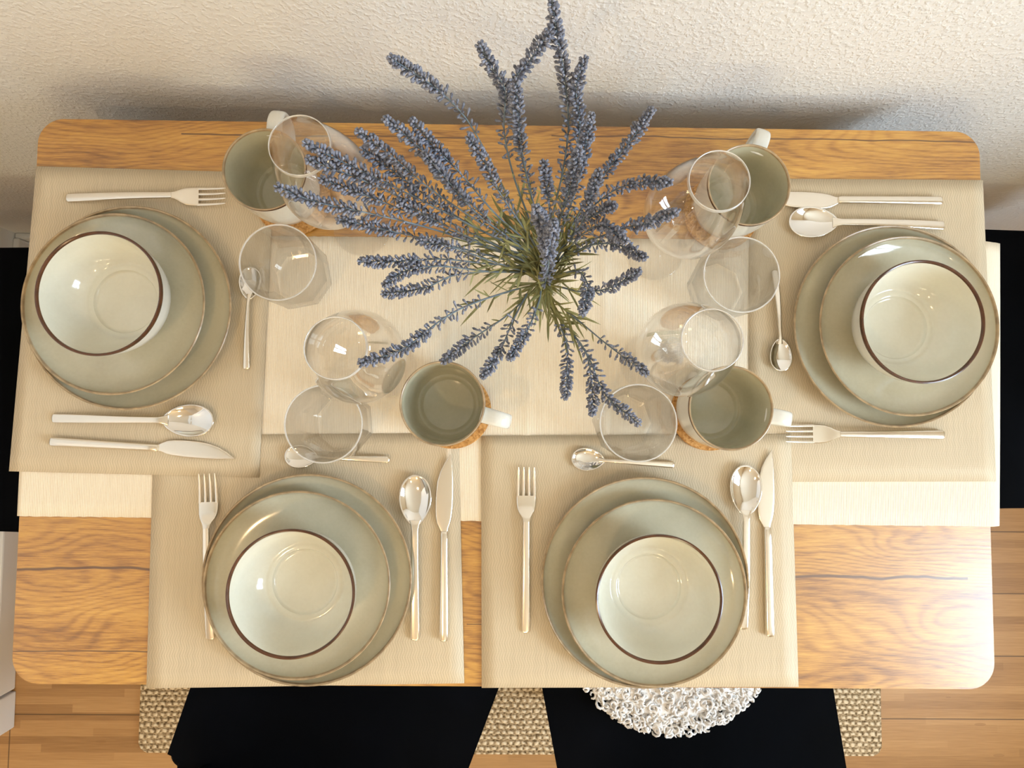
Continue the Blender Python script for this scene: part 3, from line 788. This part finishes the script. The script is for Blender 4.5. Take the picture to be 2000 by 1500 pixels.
bm = bmesh.new(); lathe(bm, [(0.0040, 0.1005), (0.0034, 0.085), (0.0032, 0.05), (0.0036, 0.018), (0.0055, 0.008), (0.0095, 0.0052)], 32); obj('stem', bm, M_GLASS, wg)
bm = bmesh.new(); lathe(bm, [(0.0095, 0.0052), (0.020, 0.0036), (0.0340, 0.0018), (0.0360, 0.0012), (0.0362, 0.0005), (0.0355, 0), (0, 0)], 72); obj('foot', bm, M_GLASS, wg)
place_copies(wg, [((*U(585, 284, ZR + GH).xy, ZR), 0, 'wine glass at the back left, rim over the mug'),
                  ((*U(1405, 353, ZR + GH).xy, ZR), 0, 'wine glass at the back right, leaning over the mug in view'),
                  ((*U(655, 680, ZR + GH).xy, ZR), 0, 'wine glass at the left, just above the front left tumbler'),
                  ((*U(1391, 664, ZR + GH).xy, ZR), 0, 'wine glass at the right, above the mug with the cork coaster showing')])

def octo(r, z_, a):
    k = max(0.0, 1 - max(0, z_ - 0.030) / 0.022); k = min(1, k)
    m_ = PI / 4; aa = ((a + m_ / 2) % m_) - m_ / 2
    return r * ((1 - k) + k * (math.cos(PI / 8) / math.cos(aa)) * 1.03)
TH = 0.090
tg = empty('tumbler'); tag(tg, '', 'tumbler', 'faceted glass tumblers')
to = [(0, 0.0), (0.030, 0.0), (0.0335, 0.0015), (0.0365, 0.008), (0.0400, 0.020), (0.0418, 0.030), (0.0425, 0.045), (0.0430, 0.065), (0.0432, TH - 0.001), (0.0428, TH), (0.0418, TH), (0.0413, TH - 0.001), (0.0408, 0.065), (0.0395, 0.045), (0.0370, 0.030), (0.0330, 0.020), (0.026, 0.0145), (0.012, 0.0125), (0, 0.012)]
bm = bmesh.new(); lathe(bm, to, 96, [0] * 8 + [1] * 3 + [0] * 30, fn=lambda r, z_, a: octo(r, z_, a) if r > 0.029 else r)
bmesh.ops.recalc_face_normals(bm, faces=bm.faces)
obj('glass_body', bm, [M_TUMB, M_GRIM], tg, autos=22)
place_copies(tg, [((*U(542, 512, ZR + TH).xy, ZR), 0.2, 'clear faceted tumbler at the left over the bowl of a teaspoon'),
                  ((*U(1449, 536, ZR + TH).xy, ZR), 0.3, 'clear faceted tumbler at the right beside the teaspoon handle'),
                  ((*U(631, 828, ZR + TH).xy, ZR), 0.1, 'clear faceted tumbler at the front left above the teaspoon'),
                  ((*U(1247, 826, ZR + TH).xy, ZR), 0.35, 'clear faceted tumbler left of the mug at the right, under the lavender tips')])

# ------------------------------------------------------------------ lavender
vb = U(1052, 592, TZ)
va = empty('bud_vase', (vb.x, vb.y, ZR), 0, 'small clear glass vase hidden beneath the lavender bunch', 'vase')
bm = bmesh.new(); lathe(bm, [(0, 0), (0.020, 0), (0.023, 0.003), (0.024, 0.03), (0.020, 0.07), (0.0165, 0.10), (0.0175, 0.12), (0.0165, 0.12), (0.0155, 0.10), (0.019, 0.07), (0.0228, 0.03), (0.021, 0.006), (0, 0.006)], 48)
obj('vase_body', bm, M_GLASS, va, autos=40)
MOUTH = Vector((vb.x, vb.y, ZR + 0.118))
lav = empty('lavender_bunch', (vb.x, vb.y, ZR + 0.01), 0, 'bunch of grey blue artificial lavender spreading over the middle of the table', 'plant')
O0 = Vector(lav.location)
# each stem: height of the tip above the table, share of its length in flower, pixels from tip down to the neck
STEMS = [
    (.345, .62, (1078, -2), (1090, 80), (1103, 150), (1110, 250), (1098, 340), (1078, 430)),
    (.325, .42, (1072, 62), (1035, 118), (1005, 160), (1006, 250), (1030, 350), (1052, 450)),
    (.315, .45, (938, 88), (962, 135), (986, 178), (985, 260), (1005, 350), (1040, 450)),
    (.320, .38, (764, 114), (848, 170), (905, 225), (945, 290), (990, 380), (1035, 470)),
    (.300, .60, (1141, 116), (1125, 175), (1132, 250), (1115, 340), (1090, 440)),
    (.285, .65, (1155, 225), (1142, 290), (1125, 370), (1098, 450)),
    (.270, .62, (1272, 215), (1235, 270), (1195, 320), (1155, 375), (1110, 455)),
    (.265, .50, (1307, 356), (1245, 358), (1190, 378), (1125, 440)),
    (.290, .55, (1320, 414), (1262, 436), (1200, 452), (1120, 490)),
    (.240, .60, (1258, 503), (1205, 478), (1150, 480), (1100, 510)),
    (.220, .55, (1247, 530), (1190, 562), (1140, 570), (1090, 560)),
    (.215, .60, (1138, 612), (1148, 560), (1128, 530), (1085, 540)),
    (.195, .40, (1262, 728), (1195, 680), (1132, 628), (1080, 585)),
    (.185, .55, (1247, 827), (1182, 770), (1145, 690), (1080, 600)),
    (.175, .50, (1157, 808), (1156, 750), (1140, 680), (1075, 600)),
    (.175, .60, (1103, 776), (1108, 720), (1104, 660), (1070, 600)),
    (.215, .48, (943, 735), (978, 682), (1005, 620), (1040, 560)),
    (.205, .62, (995, 700), (1030, 645), (1052, 590), (1058, 560)),
    (.205, .45, (866, 706), (922, 662), (985, 620), (1040, 570)),
    (.265, .62, (705, 709), (790, 680), (862, 625), (925, 592), (1030, 560)),
    (.215, .50, (750, 574), (830, 562), (900, 535), (1035, 530)),
    (.230, .45, (752, 557), (795, 528), (860, 520), (950, 530), (1040, 535)),
    (.240, .50, (705, 510), (770, 511), (860, 506), (950, 515), (1040, 525)),
    (.305, .45, (543, 366), (620, 395), (700, 412), (800, 435), (900, 465), (1035, 515)),
    (.310, .42, (603, 312), (680, 340), (760, 375), (860, 425), (960, 475), (1040, 510)),
    (.320, .52, (598, 280), (660, 312), (730, 345), (820, 390), (940, 450), (1040, 500)),
    (.285, .42, (628, 350), (700, 376), (790, 412), (900, 460), (1040, 515)),
    (.300, .45, (700, 257), (765, 305), (835, 365), (930, 430), (1040, 500)),
    (.305, .55, (754, 232), (815, 285), (870, 345), (945, 420), (1042, 495)),
    (.290, .48, (806, 236), (852, 290), (905, 345), (970, 420), (1045, 490)),
    (.275, .50, (709, 292), (765, 332), (830, 380), (920, 440), (1040, 505)),
    (.285, .55, (917, 268), (948, 320), (978, 380), (1045, 480)),
    (.300, .60, (1008, 160), (1012, 230), (1022, 310), (1050, 440)),
    (.330, .85, (1048, 405), (1060, 450), (1068, 510), (1068, 540)),
    (.325, .85, (1082, 436), (1074, 480), (1070, 525), (1066, 545)),
    (.255, .45, (662, 428), (730, 444), (810, 462), (920, 490), (1040, 525)),
    (.275, .60, (1170, 335), (1152, 390), (1128, 450), (1085, 500)),
    (.265, .55, (1062, 318), (1070, 380), (1075, 450), (1070, 500)),
    (.250, .60, (1222, 470), (1175, 440), (1135, 460), (1090, 510)),
    (.280, .60, (830, 300), (880, 360), (935, 420), (1040, 500)),
    (.285, .65, (1130, 290), (1118, 350), (1100, 410), (1078, 480)),
    (.235, .50, (1200, 400), (1160, 420), (1125, 450), (1085, 510)),
    (.250, .45, (780, 395), (850, 430), (930, 470), (1040, 520)),
    (.225, .45, (820, 470), (890, 485), (960, 510), (1040, 535)),
]
rl = random.Random(11)
def rvec(): return Vector((rl.gauss(0, 1), rl.gauss(0, 1), rl.gauss(0, 1)))
def bud(bm, base, dirn, ln, rad):
    dirn = dirn.normalized(); s = dirn.cross(Vector((.31, .2, .9))).normalized(); u_ = s.cross(dirn)
    b0 = bm.verts.new(base); tp = bm.verts.new(base + dirn * ln)
    r1 = [bm.verts.new(base + dirn * ln * 0.48 + (s * math.cos(a) + u_ * math.sin(a)) * rad * 0.75) for a in [2 * PI * i / 5 for i in range(5)]]
    r2 = [bm.verts.new(base + dirn * ln * 0.82 + (s * math.cos(a) + u_ * math.sin(a)) * rad) for a in [2 * PI * i / 5 for i in range(5)]]
    for i in range(5):
        j = (i + 1) % 5
        bm.faces.new((b0, r1[j], r1[i])); bm.faces.new((r1[i], r1[j], r2[j], r2[i])); bm.faces.new((r2[i], r2[j], tp))
def leaf(bm, base, dirn, ln, wd):
    dirn = dirn.normalized(); s = dirn.cross(Vector((0, 0, 1)) + rvec() * .4).normalized(); nn = s.cross(dirn)
    bend = rl.uniform(-0.25, 0.35); rows = []
    for k in range(6):
        t = k / 5; c = base + dirn * ln * t - nn * bend * ln * t * t; w_ = wd * (0.35 + 0.65 * math.sin(PI * min(1, t * 0.9 + 0.1))) * (1 if k < 5 else 0.1)
        rows.append((bm.verts.new(c - s * w_), bm.verts.new(c + nn * w_ * 0.35), bm.verts.new(c + s * w_)))
    for a, b in zip(rows, rows[1:]):
        bm.faces.new((a[0], a[1], b[1], b[0])); bm.faces.new((a[1], a[2], b[2], b[1]))
for zt, ff, *px in STEMS:
    n = len(px); pts = []
    ln = [0]
    for a, b in zip(px, px[1:]): ln.append(ln[-1] + math.hypot(a[0] - b[0], a[1] - b[1]))
    tot = ln[-1] + 25
    for (x, y), l_ in zip(px, ln):
        s = 1 - l_ / tot
        pts.append(tuple(U(x, y, TZ + 0.125 + (zt - 0.125) * s ** 0.85) - O0))
    jit = Vector((rl.uniform(-.008, .008), rl.uniform(-.008, .008), 0))
    pts.append(tuple(MOUTH + jit - O0)); pts.append(tuple(Vector((jit.x * .8, jit.y * .8, 0.01))))
    path = spline(pts, 10)
    m_ = len(path)
    L_ = [0.0]
    for a, b in zip(path, path[1:]): L_.append(L_[-1] + (b - a).length)
    im = m_ - 11                                         # index of the mouth
    Lm = L_[im]
    bm = bmesh.new()
    rad = [0.0005 + 0.0007 * min(1, l_ / Lm) for l_ in L_]
    tube(bm, path, rad, 6)
    for f in bm.faces:
        f.material_index = 1 if (f.calc_center_median()).z < 0.135 else 0
    stem = obj('flower_stem', bm, [M_STEMB, M_LEAF], lav)
    def at(l_):
        for k in range(m_ - 1):
            if L_[k + 1] >= l_:
                t = (l_ - L_[k]) / max(1e-9, L_[k + 1] - L_[k]); return path[k].lerp(path[k + 1], t), (path[k] - path[k + 1]).normalized()
        return path[-1], (path[-2] - path[-1]).normalized()
    # buds
    bm = bmesh.new(); l_ = 0.001; Lf = Lm * ff
    p0, d0 = at(0.0); bud(bm, p0 - d0 * .001, d0, 0.005, 0.0010)
    kk = 0
    while l_ < Lf:
        s = l_ / Lf; p_, d_ = at(l_)
        sd = d_.cross(Vector((0.2, 0.1, 1))).normalized(); ud = sd.cross(d_)
        dense = s < 0.52
        nb = 5 if dense else (4 if s < .8 else 3)
        ph = kk * 0.6 + rl.random()
        for i in range(nb):
            a = 2 * PI * i / nb + ph + rl.uniform(-.25, .25)
            o_ = sd * math.cos(a) + ud * math.sin(a)
            taper = 0.55 + 0.45 * min(1, s / 0.15)
            dd = (o_ * 0.95 + d_ * (0.62 if dense else 0.50) + rvec() * 0.16)
            bl = (0.0080 if dense else rl.uniform(0.007, 0.010)) * taper * rl.uniform(0.85, 1.15)
            bud(bm, p_, dd, bl, 0.00140 if dense else 0.00130)
        l_ += (0.0030 if s < 0.2 else 0.0037 if dense else 0.0072) * rl.uniform(.85, 1.15); kk += 1
    obj('flower_spike', bm, M_BUD, stem)
    # leaves around the lower half of the stem
    bm = bmesh.new(); nl = 11
    for k in range(nl):
        l2 = Lm * rl.uniform(0.62, 1.0); p_, d_ = at(l2)
        leaf(bm, p_, d_ + rvec() * 0.42, rl.uniform(0.018, 0.042), rl.uniform(0.0008, 0.0017))
    for k in range(5):
        l2 = Lm * rl.uniform(max(0.3, ff), 0.8); p_, d_ = at(l2); leaf(bm, p_, d_ + rvec() * 0.5, rl.uniform(0.008, 0.016), 0.0008)
    obj('leaves', bm, [M_LEAF], stem)
